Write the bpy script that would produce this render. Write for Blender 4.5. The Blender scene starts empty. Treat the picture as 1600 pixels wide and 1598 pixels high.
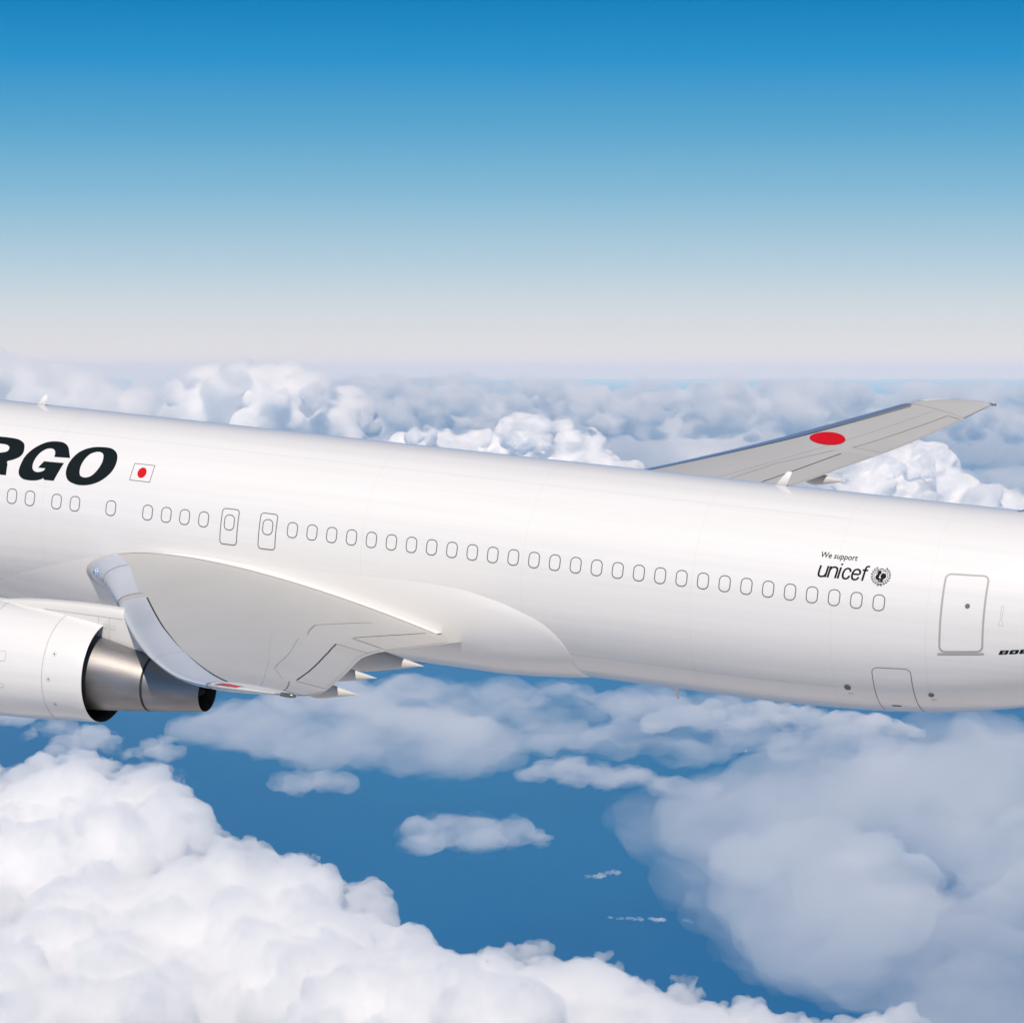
import bpy, bmesh, math, random
from mathutils import Vector, Matrix, noise
R = math.radians
random.seed(7)
scene = bpy.context.scene
COL = scene.collection

# ---------------------------------------------------------------- camera
PITCH = math.atan(-224/5357.6)          # the horizon lies a little above the middle of the frame
cd = bpy.data.cameras.new('camera'); cam = bpy.data.objects.new('camera', cd); COL.objects.link(cam)
cam.location = (0, 0, 0); cam.rotation_euler = (math.pi/2 + PITCH, 0, 0)
cd.sensor_fit = 'HORIZONTAL'; cd.sensor_width = 36; cd.lens = 36*5357.6/1600
cd.clip_start = 0.5; cd.clip_end = 3.0e6
scene.camera = cam

# ---------------------------------------------------------------- light
SUN_EL, SUN_AZ = R(42), R(-172)         # azimuth from +Y (view direction) towards +X
world = bpy.data.worlds.new('World'); scene.world = world; world.use_nodes = True
wn, wl = world.node_tree.nodes, world.node_tree.links
wn.clear()
wout = wn.new('ShaderNodeOutputWorld'); wbg = wn.new('ShaderNodeBackground')
sky = wn.new('ShaderNodeTexSky'); sky.sky_type = 'NISHITA'; sky.sun_disc = False
sky.sun_elevation = SUN_EL; sky.sun_rotation = SUN_AZ; sky.altitude = 3000
sky.air_density = 1.0; sky.dust_density = 0.4; sky.ozone_density = 1.0
tc = wn.new('ShaderNodeTexCoord'); sep = wn.new('ShaderNodeSeparateXYZ')
wl.new(tc.outputs['Generated'], sep.inputs[0])
# depth of blue by elevation angle above the horizon
mr = wn.new('ShaderNodeMapRange'); mr.inputs['From Min'].default_value = -0.02; mr.inputs['From Max'].default_value = 0.18
wl.new(sep.outputs['Z'], mr.inputs['Value'])
rp = wn.new('ShaderNodeValToRGB'); wl.new(mr.outputs[0], rp.inputs[0])
def s2l(c): return tuple(((v/255)/12.92 if v <= 10 else (((v/255)+.055)/1.055)**2.4) for v in c) + (1,)
SKY = [(-1.2,(214,214,222)),(0.15,(228,225,224)),(0.9,(212,219,223)),(1.9,(174,203,219)),(2.95,(130,184,213)),(4.0,(88,164,206)),(5.1,(40,145,202)),(6.2,(0,126,186)),(10.3,(20,118,192))]
els = rp.color_ramp.elements
while len(els) > 1: els.remove(els[-1])
for k, (deg, c) in enumerate(SKY):
    pos = (math.sin(R(deg))+.02)/.2
    e = els[0] if k == 0 else els.new(pos)
    e.position = max(0, min(1, pos)); e.color = s2l(c)
mul = wn.new('ShaderNodeMix'); mul.data_type = 'RGBA'; mul.blend_type = 'MULTIPLY'; mul.inputs[0].default_value = 1
mul.inputs[7].default_value = (0.089, 0.074, 0.059, 1)
wl.new(sky.outputs[0], mul.inputs[6])
mr2 = wn.new('ShaderNodeMapRange'); mr2.inputs['From Min'].default_value = 0.13; mr2.inputs['From Max'].default_value = 0.5
mr2.inputs['To Min'].default_value = 1.0; mr2.inputs['To Max'].default_value = 0.27
wl.new(sep.outputs['Z'], mr2.inputs['Value'])
mx = wn.new('ShaderNodeMix'); mx.data_type = 'RGBA'
wl.new(mr2.outputs[0], mx.inputs[0]); wl.new(mul.outputs[2], mx.inputs[6]); wl.new(rp.outputs[0], mx.inputs[7])
wl.new(mx.outputs[2], wbg.inputs['Color']); wbg.inputs['Strength'].default_value = 1.0
wl.new(wbg.outputs[0], wout.inputs['Surface'])

sl = bpy.data.lights.new('sun', 'SUN'); sl.energy = 3.8; sl.angle = R(0.53); sl.color = (1.0, 0.89, 0.77)
sun = bpy.data.objects.new('sun', sl); COL.objects.link(sun)
to_sun = Vector((math.sin(SUN_AZ)*math.cos(SUN_EL), math.cos(SUN_AZ)*math.cos(SUN_EL), math.sin(SUN_EL)))
sun.rotation_euler = to_sun.to_track_quat('Z', 'Y').to_euler()

scene.view_settings.view_transform = 'Standard'; scene.view_settings.look = 'None'
scene.view_settings.exposure = 0.0; scene.view_settings.gamma = 1.0
scene.render.engine = 'CYCLES'
cy = scene.cycles
cy.use_denoising = True
cy.max_bounces = 48; cy.diffuse_bounces = 4; cy.glossy_bounces = 4; cy.transparent_max_bounces = 24; cy.volume_bounces = 48
cy.sample_clamp_indirect = 8.0

# ---------------------------------------------------------------- small helpers
def tag(o, label=None, cat=None, group=None, kind=None):
    if label: o['label'] = label
    if cat: o['category'] = cat
    if group: o['group'] = group
    if kind: o['kind'] = kind
    return o
def mesh_obj(name, verts, faces, mats, parent=None, smooth=True, mat_idx=None):
    me = bpy.data.meshes.new(name); me.from_pydata(verts, [], faces); me.update()
    for m in (mats if isinstance(mats, (list, tuple)) else [mats]): me.materials.append(m)
    if mat_idx:
        for p, i in zip(me.polygons, mat_idx): p.material_index = i
    bm = bmesh.new(); bm.from_mesh(me); bmesh.ops.recalc_face_normals(bm, faces=bm.faces); bm.to_mesh(me); bm.free()
    if smooth:
        for p in me.polygons: p.use_smooth = True
    o = bpy.data.objects.new(name, me); COL.objects.link(o)
    if parent: o.parent = parent
    return o
def pmat(name, col, rough=.4, metal=0., coat=0., bump=None, var=None, coat_rough=.06):
    m = bpy.data.materials.new(name); m.use_nodes = True
    nt = m.node_tree; b = nt.nodes['Principled BSDF']
    b.inputs['Base Color'].default_value = (*col, 1); b.inputs['Roughness'].default_value = rough
    b.inputs['Metallic'].default_value = metal; b.inputs['Coat Weight'].default_value = coat
    b.inputs['Coat Roughness'].default_value = coat_rough
    tcn = nt.nodes.new('ShaderNodeTexCoord'); mp = nt.nodes.new('ShaderNodeMapping')
    nt.links.new(tcn.outputs['Object'], mp.inputs[0])
    if var:                                     # dirt and airflow streaks: (scale xyz, amount, second colour)
        sc, amt, c2 = var
        mp.inputs['Scale'].default_value = sc
        n = nt.nodes.new('ShaderNodeTexNoise'); n.inputs['Scale'].default_value = 1; n.inputs['Detail'].default_value = 6
        nt.links.new(mp.outputs[0], n.inputs['Vector'])
        r = nt.nodes.new('ShaderNodeMapRange'); r.inputs['From Min'].default_value = .35; r.inputs['From Max'].default_value = .75
        r.inputs['To Max'].default_value = amt; nt.links.new(n.outputs[0], r.inputs[0])
        mxn = nt.nodes.new('ShaderNodeMix'); mxn.data_type = 'RGBA'
        mxn.inputs[6].default_value = (*col, 1); mxn.inputs[7].default_value = (*c2, 1)
        nt.links.new(r.outputs[0], mxn.inputs[0]); nt.links.new(mxn.outputs[2], b.inputs['Base Color'])
    if bump:
        sc, st, dist = bump
        mp2 = nt.nodes.new('ShaderNodeMapping'); mp2.inputs['Scale'].default_value = sc
        nt.links.new(tcn.outputs['Object'], mp2.inputs[0])
        n = nt.nodes.new('ShaderNodeTexNoise'); n.inputs['Scale'].default_value = 1; n.inputs['Detail'].default_value = 3
        nt.links.new(mp2.outputs[0], n.inputs['Vector'])
        bp = nt.nodes.new('ShaderNodeBump'); bp.inputs['Strength'].default_value = st; bp.inputs['Distance'].default_value = dist
        nt.links.new(n.outputs[0], bp.inputs['Height']); nt.links.new(bp.outputs[0], b.inputs['Normal'])
    return m

# ---------------------------------------------------------------- paint and metal
M_WHITE = pmat('white_paint', (.82,.812,.80), .34, coat=.6, bump=((.25,3,3),.06,.02), var=((.10,2.2,6),.38,(.72,.70,.67)))
M_FAIR = pmat('fairing_paint', (.80,.79,.775), .36, coat=.5, var=((.2,2,4),.3,(.8,.79,.77)))
M_GREY = pmat('wing_grey_paint', (.50,.495,.48), .5, coat=.12, var=((.6,.35,1),.35,(.42,.41,.39)))
M_GREY2 = pmat('panel_grey_paint', (.49,.48,.465), .5, coat=.12, var=((.8,.5,1),.4,(.42,.41,.39)))
M_SLAT = pmat('polished_slat', (.74,.79,.86), .28, metal=.85, var=((1,.5,1),.5,(.68,.73,.80)))
M_LINE = pmat('seam_line', (.16,.155,.15), .6)
M_LINE2 = pmat('faint_seam', (.50,.50,.49), .6)
M_DARK = pmat('dark_gap', (.02,.02,.02), .7)
M_BLACK = pmat('marking_black', (.003,.008,.010), .6)
M_RED = pmat('marking_red', (.62,.006,.012), .55)
M_NOZ = pmat('nozzle_metal', (.37,.37,.385), .5, metal=.95, var=((.5,3,3),.8,(.25,.23,.21)))
M_SOOT = pmat('nozzle_inside', (.01,.009,.008), .7)
M_DOORL = pmat('door_frame_grey', (.42,.40,.39), .45)
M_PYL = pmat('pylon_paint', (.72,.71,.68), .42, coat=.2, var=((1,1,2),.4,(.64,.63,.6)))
M_TRACK = pmat('track_fairing_paint', (.60,.575,.53), .5)
for m_ in (M_BLACK, M_RED): m_.node_tree.nodes['Principled BSDF'].inputs['Specular IOR Level'].default_value = .15
M_GLASS = pmat('lamp_glass', (.55,.72,.9), .08, metal=.6, coat=1)
M_REDGL = pmat('red_lamp_glass', (.72,.09,.07), .12, metal=.25, coat=1)
M_TIPM = pmat('tip_metal', (.22,.25,.22), .35, metal=.8)

# ---------------------------------------------------------------- where the aircraft flies
A_CAM = Matrix(((0.9174255, 0.3957468, 0.0414128), (0.1058646, -0.142433, -0.9841268), (-0.3835664, 0.9072471, -0.1725673)))     # aircraft axes seen from the camera: it flies in a shallow bank
C_PL = Vector((38.7409, -79.7318, 16.3395))
cb, sb = math.cos(PITCH), math.sin(PITCH)
W2 = Matrix(((1,0,0),(0,sb,cb),(0,-cb,sb)))      # columns: right, down, forward
rot3 = W2 @ A_CAM
T = rot3.to_4x4(); T.translation = -(rot3 @ C_PL)
plane = bpy.data.objects.new('cargo_airplane', None); COL.objects.link(plane); plane.empty_display_size = 2
plane.matrix_world = T
tag(plane, 'white twin engine cargo jet with black lettering flying above the clouds', 'airplane')

# ---------------------------------------------------------------- surfaces (metres; x aft, y starboard, z up)
def lerp(a,b,t): return a+(b-a)*t
def itp(tab,x):
    # monotone-ish cubic (Catmull) interpolation of a table [(x,v..)]
    n=len(tab)
    if x<=tab[0][0]: return tab[0][1]
    if x>=tab[-1][0]: return tab[-1][1]
    i=0
    while tab[i+1][0]<x: i+=1
    x0,y0=tab[i];x1,y1=tab[i+1];h=x1-x0;t=(x-x0)/h
    def sl(k):
        if k<=0: return (tab[1][1]-tab[0][1])/(tab[1][0]-tab[0][0])
        if k>=n-1: return (tab[-1][1]-tab[-2][1])/(tab[-1][0]-tab[-2][0])
        a=(tab[k][1]-tab[k-1][1])/(tab[k][0]-tab[k-1][0]);b=(tab[k+1][1]-tab[k][1])/(tab[k+1][0]-tab[k][0])
        return 0 if a*b<=0 else 2*a*b/(a+b)
    m0=sl(i)*h;m1=sl(i+1)*h
    return y0*(2*t**3-3*t*t+1)+m0*(t**3-2*t*t+t)+y1*(3*t*t-2*t**3)+m1*(t**3-t*t)
F_TOP=[(-26,-.75),(-25.9,-.35),(-25.5,.12),(-24.6,.72),(-23.2,1.55),(-21.8,2.12),(-20,2.45),(-18,2.58),(-16,2.6),(22,2.6),(25,2.52),(27.5,2.3),(29,1.95)]
F_BOT=[(-26,-.85),(-25.9,-1.2),(-25.5,-1.6),(-24.6,-2.0),(-23,-2.4),(-21,-2.66),(-19,-2.77),(-17,-2.8),(12,-2.8),(14.5,-2.72),(16.5,-2.55),(18.5,-2.2),(21,-1.5),(24,-.5),(27,.6),(29,1.35)]
F_WID=[(-26,.05),(-25.9,.4),(-25.5,.85),(-24.6,1.35),(-23,1.9),(-21,2.32),(-19,2.48),(-17,2.515),(15,2.515),(18,2.44),(21,2.15),(24,1.55),(27,.8),(29,.3)]
def fus(x,phi,off=0.0):
    zt=itp(F_TOP,x);zb=itp(F_BOT,x);w=itp(F_WID,x)
    cz=0.0 if zb<-2.79 and zt>2.59 else (zt*2.8+zb*2.6)/5.4
    R=(zt-cz) if math.sin(phi)>=0 else (cz-zb)
    return (x,-(w+off)*math.cos(phi),cz+(R+off)*math.sin(phi))
LE_Z=[(1.5,-1.3),(2.5,-1.22),(5,-1.08),(7.6,-.95),(10.1,-.86),(12.45,-.62),(15.45,-.16),(18.2,.36),(20.65,.92),(23,1.5),(24.4,1.86)]
TE_Z=[(1.5,-2.0),(2.7,-1.83),(8,-1.07),(11.3,-.47),(14,-.1),(16.5,.28),(19,.68),(21.5,1.2),(24.4,1.90)]
TE_X=[(1.5,4.66),(2.7,4.72),(6.5,4.86),(7.6,4.98),(8.6,5.24),(9.6,5.6),(22.8,10.5),(24.4,11.02)]
THK=[(1.5,.155),(2.5,.15),(8,.115),(15,.1),(24.4,.09)]
FAR=[(2.5,0),(8,.15),(15,.26),(20,.22),(24.4,.14)]
SW=.6907
def le_x(y):
    x=-5.55+SW*(y-2.5)
    if y<4.0: x-=.30*((4.0-y)/1.4)**1.6
    return x
def foil(t): return 5*(.2969*math.sqrt(max(t,0))-.126*t-.3516*t*t+.2843*t**3-.1036*t**4)
def wing(y,t,s,off=0.0,side=-1):
    # y: distance from the centre line, t: 0 nose .. 1 trailing edge, s: +1 upper -1 lower
    lx=le_x(y);tx=itp(TE_X,y);lz=itp(LE_Z,y);tz=itp(TE_Z,y)
    if side>0: lz+=itp(FAR,y); tz-=itp([(18,0),(24.4,.16)],y)
    if y>22.9:
        q=(y-22.9)/1.4; k=.80*q**2.2; lx=lerp(lx,tx,k); lz=lerp(lz,tz,k)
    c=tx-lx
    th=itp(THK,y)*(math.sqrt(max(0.0,1-(max(0,y-23.2)/1.12)**2))+.06 if y>23.2 else 1)
    cam=.012*4*t*(1-t)
    z=lerp(lz,tz,t)+c*(cam+s*foil(t)*th*(1.0 if s>0 else .85))+off*s
    return (lx+c*t,side*y,z)

RP = 2.6
def on_fus(x, s, off=.004): return fus(x, s/RP, off)

def grid_mesh(name, nu, nv, fn, mats, parent, closeu=False, closev=False, caps=False, mat_fn=None):
    vs = [fn(i, j) for i in range(nu) for j in range(nv)]
    fs, mi = [], []
    for i in range(nu if closeu else nu-1):
        for j in range(nv if closev else nv-1):
            a, b = i*nv+j, i*nv+(j+1) % nv; c, d = ((i+1) % nu)*nv+(j+1) % nv, ((i+1) % nu)*nv+j
            fs.append((a, b, c, d)); mi.append(mat_fn(i, j) if mat_fn else 0)
    if caps:
        fs.append(tuple(range(nv))); fs.append(tuple((nu-1)*nv+j for j in range(nv))); mi += [0, 0]
    return mesh_obj(name, vs, fs, mats, parent, True, mi)

# fuselage skin
xs = [-26,-25.97,-25.9,-25.75,-25.5,-25.1,-24.6,-24,-23.2,-22.4,-21.6,-20.8,-20] + [-19+.5*k for k in range(97)]
xs = [x for x in xs if x <= 29]
NS = 128
fuselage = grid_mesh('fuselage', len(xs), NS, lambda i, j: fus(xs[i], 2*math.pi*j/NS), [M_WHITE], plane, closev=True, caps=True)

# wing to body fairing under the belly
F_EDGE = [(-11.5,-1.25),(-10,-.95),(-8.5,-.62),(-7,-.40),(-5.75,-.26),(-4,-.2),(0,-.12),(3,-.12),(4.6,-.15),(5.77,-.235),(6.33,-.30),(6.95,-.40),(7.3,-.52),(7.48,-.64),(7.56,-.78),(7.585,-.95),(7.59,-1.1)]
def fair_fn(i, j):
    n = 90; t = i/(n-1); x = lerp(-11.5, 7.59, 1-(1-t)**1.5); v = j/47
    e = itp(F_EDGE, x); ph = lerp(e, -math.pi-e, v)
    H = .42*min(1, max(0, (x+11.5)/5.5))**1.3*min(1, max(0, (7.59-x)/2.2))**.62
    p = lerp(1.7, .62, min(1, max(0, (x-1)/5)))
    sv = math.sin(math.pi*v)
    off = H*max(sv, 0)**p*(1-.62*max(sv, 0)**6)
    return fus(x, ph, off-.012*(1-min(1, sv*12)))
fairing = grid_mesh('belly_fairing', 90, 48, fair_fn, [M_FAIR], plane)

# ---------------------------------------------------------------- marks laid on the skin
def rrect(x0, x1, s0, s1, r, n=6):
    out = []
    for cx, cyy, a0 in ((x1-r, s1-r, 0), (x0+r, s1-r, 90), (x0+r, s0+r, 180), (x1-r, s0+r, 270)):
        for k in range(n+1):
            a = R(a0+90*k/n); out.append((cx+r*math.cos(a), cyy+r*math.sin(a)))
    return out
def inset(pts, d):
    n = len(pts); out = []
    cx = sum(p[0] for p in pts)/n; cy_ = sum(p[1] for p in pts)/n
    for i in range(n):
        a, b = Vector(pts[i-1]), Vector(pts[(i+1) % n]); t = (b-a)
        if t.length < 1e-9: out.append(pts[i]); continue
        t.normalize(); nn = Vector((-t.y, t.x)); p = Vector(pts[i])
        out.append(tuple(p+nn*d))
    return out
def area(p): return sum(p[i-1][0]*p[i][1]-p[i][0]*p[i-1][1] for i in range(len(p)))/2
def fill2d(loops, cell=.12):
    """flat polygons with holes -> (verts, faces) cut into small cells so they can bend over the skin"""
    cu = bpy.data.curves.new('tmp', 'CURVE'); cu.dimensions = '2D'; cu.fill_mode = 'BOTH'
    for lp in loops:
        sp = cu.splines.new('POLY'); sp.points.add(len(lp)-1); sp.use_cyclic_u = True
        for q, p in zip(sp.points, lp): q.co = (p[0], p[1], 0, 1)
    ob = bpy.data.objects.new('tmp', cu); me = bpy.data.meshes.new_from_object(ob)
    bpy.data.objects.remove(ob); bpy.data.curves.remove(cu)
    return cut_mesh(me, cell)
def cut_mesh(me, cell):
    bm = bmesh.new(); bm.from_mesh(me); bpy.data.meshes.remove(me)
    bmesh.ops.remove_doubles(bm, verts=bm.verts, dist=1e-5)
    if bm.verts:
        for ax in (0, 1):
            lo = min(v.co[ax] for v in bm.verts); hi = max(v.co[ax] for v in bm.verts); k = math.floor(lo/cell)+1
            while k*cell < hi:
                no = [0, 0, 0]; no[ax] = 1; co = [0, 0, 0]; co[ax] = k*cell
                bmesh.ops.bisect_plane(bm, geom=bm.verts[:]+bm.edges[:]+bm.faces[:], plane_co=co, plane_no=no, dist=1e-6); k += 1
    vs = [(v.co.x, v.co.y) for v in bm.verts]; bm.verts.index_update()
    fs = [tuple(v.index for v in f.verts) for f in bm.faces]; bm.free()
    return vs, fs
def decal(name, layers, parent, surf=on_fus, cell=.12):
    """layers: (loops, material, offset); one mesh"""
    V, Fs, mi, mats = [], [], [], []
    for loops, m, off in layers:
        if isinstance(loops, tuple): vs, fs = loops
        else: vs, fs = fill2d(loops, cell)
        b = len(V); V += [surf(x, s, off) for x, s in vs]
        if m not in mats: mats.append(m)
        for f in fs: Fs.append(tuple(b+i for i in f)); mi.append(mats.index(m))
    return mesh_obj(name, V, Fs, mats, parent, True, mi)
def outlined(name, pts, w, parent, line=M_LINE, plate=M_WHITE, surf=on_fus, cell=.15, off=.004):
    if area(pts) > 0: pts = pts[::-1]
    inn = inset(pts, -w)
    if abs(area(inn)) > abs(area(pts)): inn = inset(pts, w)
    return decal(name, [([pts, inn], line, off), ([inn], plate, off)], parent, surf, cell)

# cabin window plugs: a dark outline round a plug painted over like the skin
wx = [0.017+.559*k for k in range(29)]
wx = [x-.00006*(k-14)**2 for k, x in enumerate(wx)]
left = [-2.566,-3.124,-3.668,-4.219,-5.316,-6.40,-6.957,-7.769,-8.32,-9.43,-9.98,-10.53,-11.08,-11.63,-12.2,-12.75,-13.3,-13.86,-14.4]
def win_s(x): return .196*RP if x < 1 else lerp(.195, .184, min(1, (x-1)/11))*RP if x < 12.5 else lerp(.184, .155, (x-12.5)/3.2)*RP
def make_window(x, side=1):
    s = win_s(x)
    o = outlined('window', rrect(x-.152, x+.152, s-.205, s+.205, .13), .026, plane)
    if side < 0: o.scale.y = -1
    return o
for x in wx+left: make_window(x)
for x in wx+left: make_window(x, -1)
# overwing exits
for x0 in (-2.065, -.955):
    d = outlined('emergency_exit', rrect(x0, x0+.51, -.07, .872, .1), .026, plane)
    s = .51; w = outlined('window', rrect(x0+.10, x0+.405, s-.205, s+.205, .13), .026, d, off=.008)
# aft service door with its wide grey frame and sill
door = outlined('aft_door', rrect(17.165, 18.245, -.745, 1.285, .16), .05, plane, line=M_DOORL)
decal('door_sill', [([rrect(17.14, 18.26, -.80, -.755, .02)], M_DOORL, .012)], door)
decal('peep_window', [([[(17.81+.06*math.cos(a), .45+.065*math.sin(a)) for a in [k*math.pi/12 for k in range(24)]]], M_LINE, .010)], door)
# forward and cargo doors beyond the left edge, for a view from further aside
outlined('forward_door', rrect(-19.6, -18.5, -.75, 1.2, .16), .05, plane, line=M_DOORL)
cargo = outlined('bulk_cargo_door', rrect(15.49, 16.47, -3.38, -1.22, .16), .02, plane, cell=.12)
decal('door_latch', [([rrect(15.78, 16.02, -2.76, -2.70, .025)], M_BLACK, .010)], cargo)
st_ = [(18.612,.49),(18.673,.49),(18.662,.09),(18.70,-.03),(18.69,-.05),(18.585,-.05),(18.578,-.03),(18.612,.09)]
outlined('sensor_cover', st_, .012, plane, line=M_LINE2)
def vent(x, s, rx, rs):
    v = decal('drain_port', [([[(x+rx*math.cos(k*math.pi/10), s+rs*math.sin(k*math.pi/10)) for k in range(20)]], M_LINE, .012)], plane)
    decal('caption', [([rrect(x-.02+i*.045, x+.005+i*.045, s-rs-.16, s-rs-.13, .008, 2)], M_LINE, .006) for i in range(3)], v)
vent(14.815, -.7486*RP, .085, .10); vent(16.871, -.8129*RP, .07, .08)

# lettering ------------------------------------------------------------------
def smooth_loop(pts, corners=(), n=5):
    m = len(pts); out = []
    for i in range(m):
        p0, p1, p2, p3 = (Vector(pts[(i+k-1) % m]) for k in range(4))
        c1, c2 = i in corners, (i+1) % m in corners
        if c1: p0 = p1*2-p2 if not c2 else p1
        if c2: p3 = p2*2-p1 if not c1 else p2
        if c1 and c2: out.append(tuple(p1)); continue
        for k in range(n):
            t = k/n
            q = .5*((2*p1)+(-p0+p2)*t+(2*p0-5*p1+4*p2-p3)*t*t+(-p0+3*p1-3*p2+p3)*t**3)
            out.append(tuple(q))
    return out
R_out = [(-9.99,2.161),(-9.192,2.162),(-8.895,2.166),(-8.611,2.141),(-8.403,2.04),(-8.323,1.906),(-8.293,1.731),(-8.359,1.6),(-8.509,1.506),(-8.673,1.436),(-8.647,1.355),(-8.605,1.047),(-9.097,1.034),(-9.124,1.211),(-9.263,1.39),(-9.386,1.386),(-9.459,1.032),(-9.932,1.03)]
R_in = [(-9.396,1.923),(-9.092,1.934),(-8.89,1.926),(-8.777,1.867),(-8.755,1.788),(-8.805,1.711),(-8.961,1.663),(-9.404,1.652)]
G_o = [(-6.882,1.736),(-6.952,1.916),(-7.063,2.089),(-7.243,2.2),(-7.485,2.214),(-7.707,2.162),(-7.899,2.038),(-8.071,1.858),(-8.196,1.643),(-8.251,1.398),(-8.259,1.214),(-8.212,1.093),(-8.082,1.005),(-7.914,.983),(-7.721,.995),(-7.573,1.032),(-7.465,1.088),(-7.443,1.042),(-7.146,1.047),(-6.985,1.573),(-7.591,1.557),(-7.707,1.356),(-7.483,1.362),(-7.521,1.294),(-7.615,1.247),(-7.734,1.234),(-7.836,1.282),(-7.887,1.383),(-7.885,1.557),(-7.812,1.762),(-7.677,1.916),(-7.525,1.967),(-7.411,1.928),(-7.349,1.832),(-7.335,1.718)]
G_o[0] = (-6.86,1.74)
O_out = [(-6.156,2.19),(-5.819,2.195),(-5.603,2.085),(-5.495,1.913),(-5.465,1.69),(-5.521,1.47),(-5.677,1.269),(-5.88,1.126),(-6.147,1.035),(-6.434,1.018),(-6.695,1.091),(-6.82,1.234),(-6.859,1.413),(-6.834,1.629),(-6.727,1.866),(-6.575,2.032),(-6.377,2.139)]
O_in = [(-6.127,2.029),(-5.979,1.999),(-5.906,1.888),(-5.885,1.69),(-5.954,1.467),(-6.074,1.306),(-6.225,1.24),(-6.376,1.26),(-6.446,1.366),(-6.466,1.551),(-6.419,1.761),(-6.31,1.942)]
A_out = [(-11.45,1.04),(-10.55,2.17),(-9.98,2.17),(-9.80,1.04),(-10.28,1.04),(-10.30,1.26),(-10.78,1.26),(-10.93,1.04)]
A_in = [(-10.60,1.50),(-10.32,1.50),(-10.33,1.92)]
C_out = [(-12.03,1.72),(-11.64,1.80),(-11.62,1.95),(-11.78,2.12),(-12.06,2.2),(-12.40,2.16),(-12.72,1.98),(-12.95,1.70),(-13.05,1.40),(-12.98,1.15),(-12.75,1.01),(-12.42,.99),(-12.08,1.10),(-11.85,1.28),(-11.76,1.45),(-12.17,1.43),(-12.28,1.30),(-12.45,1.24),(-12.62,1.30),(-12.66,1.48),(-12.57,1.75),(-12.40,1.92),(-12.20,1.95),(-12.06,1.87)]
word = bpy.data.objects.new('cargo_lettering', None); COL.objects.link(word); word.parent = plane
for loops in ([smooth_loop(C_out, (0,1,14,15,23))], [A_out, A_in],
              [smooth_loop(R_out, (0,1,10,11,12,13,16,17)), smooth_loop(R_in, (0,1,6,7))],
              [smooth_loop(G_o, (0,16,17,18,19,20,21,22,34))], [smooth_loop(O_out), smooth_loop(O_in)]):
    decal('letter', [(loops, M_BLACK, .004)], word)
flag = decal('national_flag', [([[(-4.935,1.812),(-4.318,1.812),(-4.318,1.306),(-4.935,1.306)], [(-4.917,1.794),(-4.336,1.794),(-4.336,1.324),(-4.917,1.324)]], M_LINE, .004)], plane)
decal('red_disc', [([[(-4.628+.128*math.cos(k*math.pi/16), 1.556+.152*math.sin(k*math.pi/16)) for k in range(32)]], M_RED, .006)], flag)

def text2d(body, x0, s0, height, width, bold=0., shear=0., cell=.15):
    """a line of text fitted to width x height (height of its whole bounding box)"""
    cu = bpy.data.curves.new('tmp', 'FONT'); cu.body = body; cu.size = 1; cu.offset = bold; cu.shear = shear; cu.resolution_u = 4
    ob = bpy.data.objects.new('tmp', cu); me = bpy.data.meshes.new_from_object(ob)
    bpy.data.objects.remove(ob); bpy.data.curves.remove(cu)
    lx = min(v.co.x for v in me.vertices); hx = max(v.co.x for v in me.vertices)
    ly = min(v.co.y for v in me.vertices); hy = max(v.co.y for v in me.vertices)
    for v in me.vertices: v.co.x = x0+(v.co.x-lx)/(hx-lx)*width; v.co.y = s0+(v.co.y-ly)/(hy-ly)*height
    return cut_mesh(me, cell)
sup = bpy.data.objects.new('charity_marking', None); COL.objects.link(sup); sup.parent = plane
decal('slogan_text', [(text2d('We support', 14.045, 1.345, .20, .92, .012, .12), M_BLACK, .004)], sup)
def stroke(pts, w, smooth=True, ends=1):
    """outline of a thick line"""
    P = []
    if smooth and len(pts) > 2:
        q = [Vector(pts[0])*2-Vector(pts[1])]+[Vector(p) for p in pts]+[Vector(pts[-1])*2-Vector(pts[-2])]
        for a in range(1, len(q)-2):
            for k in range(5):
                t = k/5; P.append(.5*((2*q[a])+(-q[a-1]+q[a+1])*t+(2*q[a-1]-5*q[a]+4*q[a+1]-q[a+2])*t*t+(-q[a-1]+3*q[a]-3*q[a+1]+q[a+2])*t**3))
        P.append(q[-2])
    else: P = [Vector(p) for p in pts]
    A, B = [], []
    for k, p in enumerate(P):
        d = (P[min(k+1, len(P)-1)]-P[max(k-1, 0)]).normalized(); nn = Vector((-d.y, d.x))*w/2
        A.append(tuple(p+nn)); B.append(tuple(p-nn))
    return A+B[::-1]
GL = {'u': (.56, [([(.07,.74),(.07,.28),(.12,.07),(.27,.02),(.42,.08),(.49,.26)], 1), ([(.49,.74),(.49,0)], 0)]),
      'n': (.56, [([(.07,.74),(.07,0)], 0), ([(.07,.46),(.14,.64),(.29,.71),(.44,.65),(.49,.46),(.49,0)], 1)]),
      'i': (.22, [([(.08,.74),(.08,0)], 0), ([(.08,1.0),(.08,.88)], 0)]),
      'c': (.52, [([(.46,.50),(.40,.65),(.27,.71),(.13,.63),(.07,.37),(.13,.11),(.27,.03),(.40,.09),(.46,.25)], 1)]),
      'e': (.56, [([(.09,.385),(.47,.385)], 0), ([(.485,.40),(.46,.56),(.39,.67),(.27,.71),(.13,.63),(.07,.37),(.13,.11),(.27,.03),(.40,.08),(.47,.22)], 1)]),
      'f': (.34, [([(.15,0),(.15,.80),(.20,.95),(.34,.97)], 2), ([(.0,.70),(.31,.70)], 0)])}
lay = []; gx0 = 0
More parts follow.
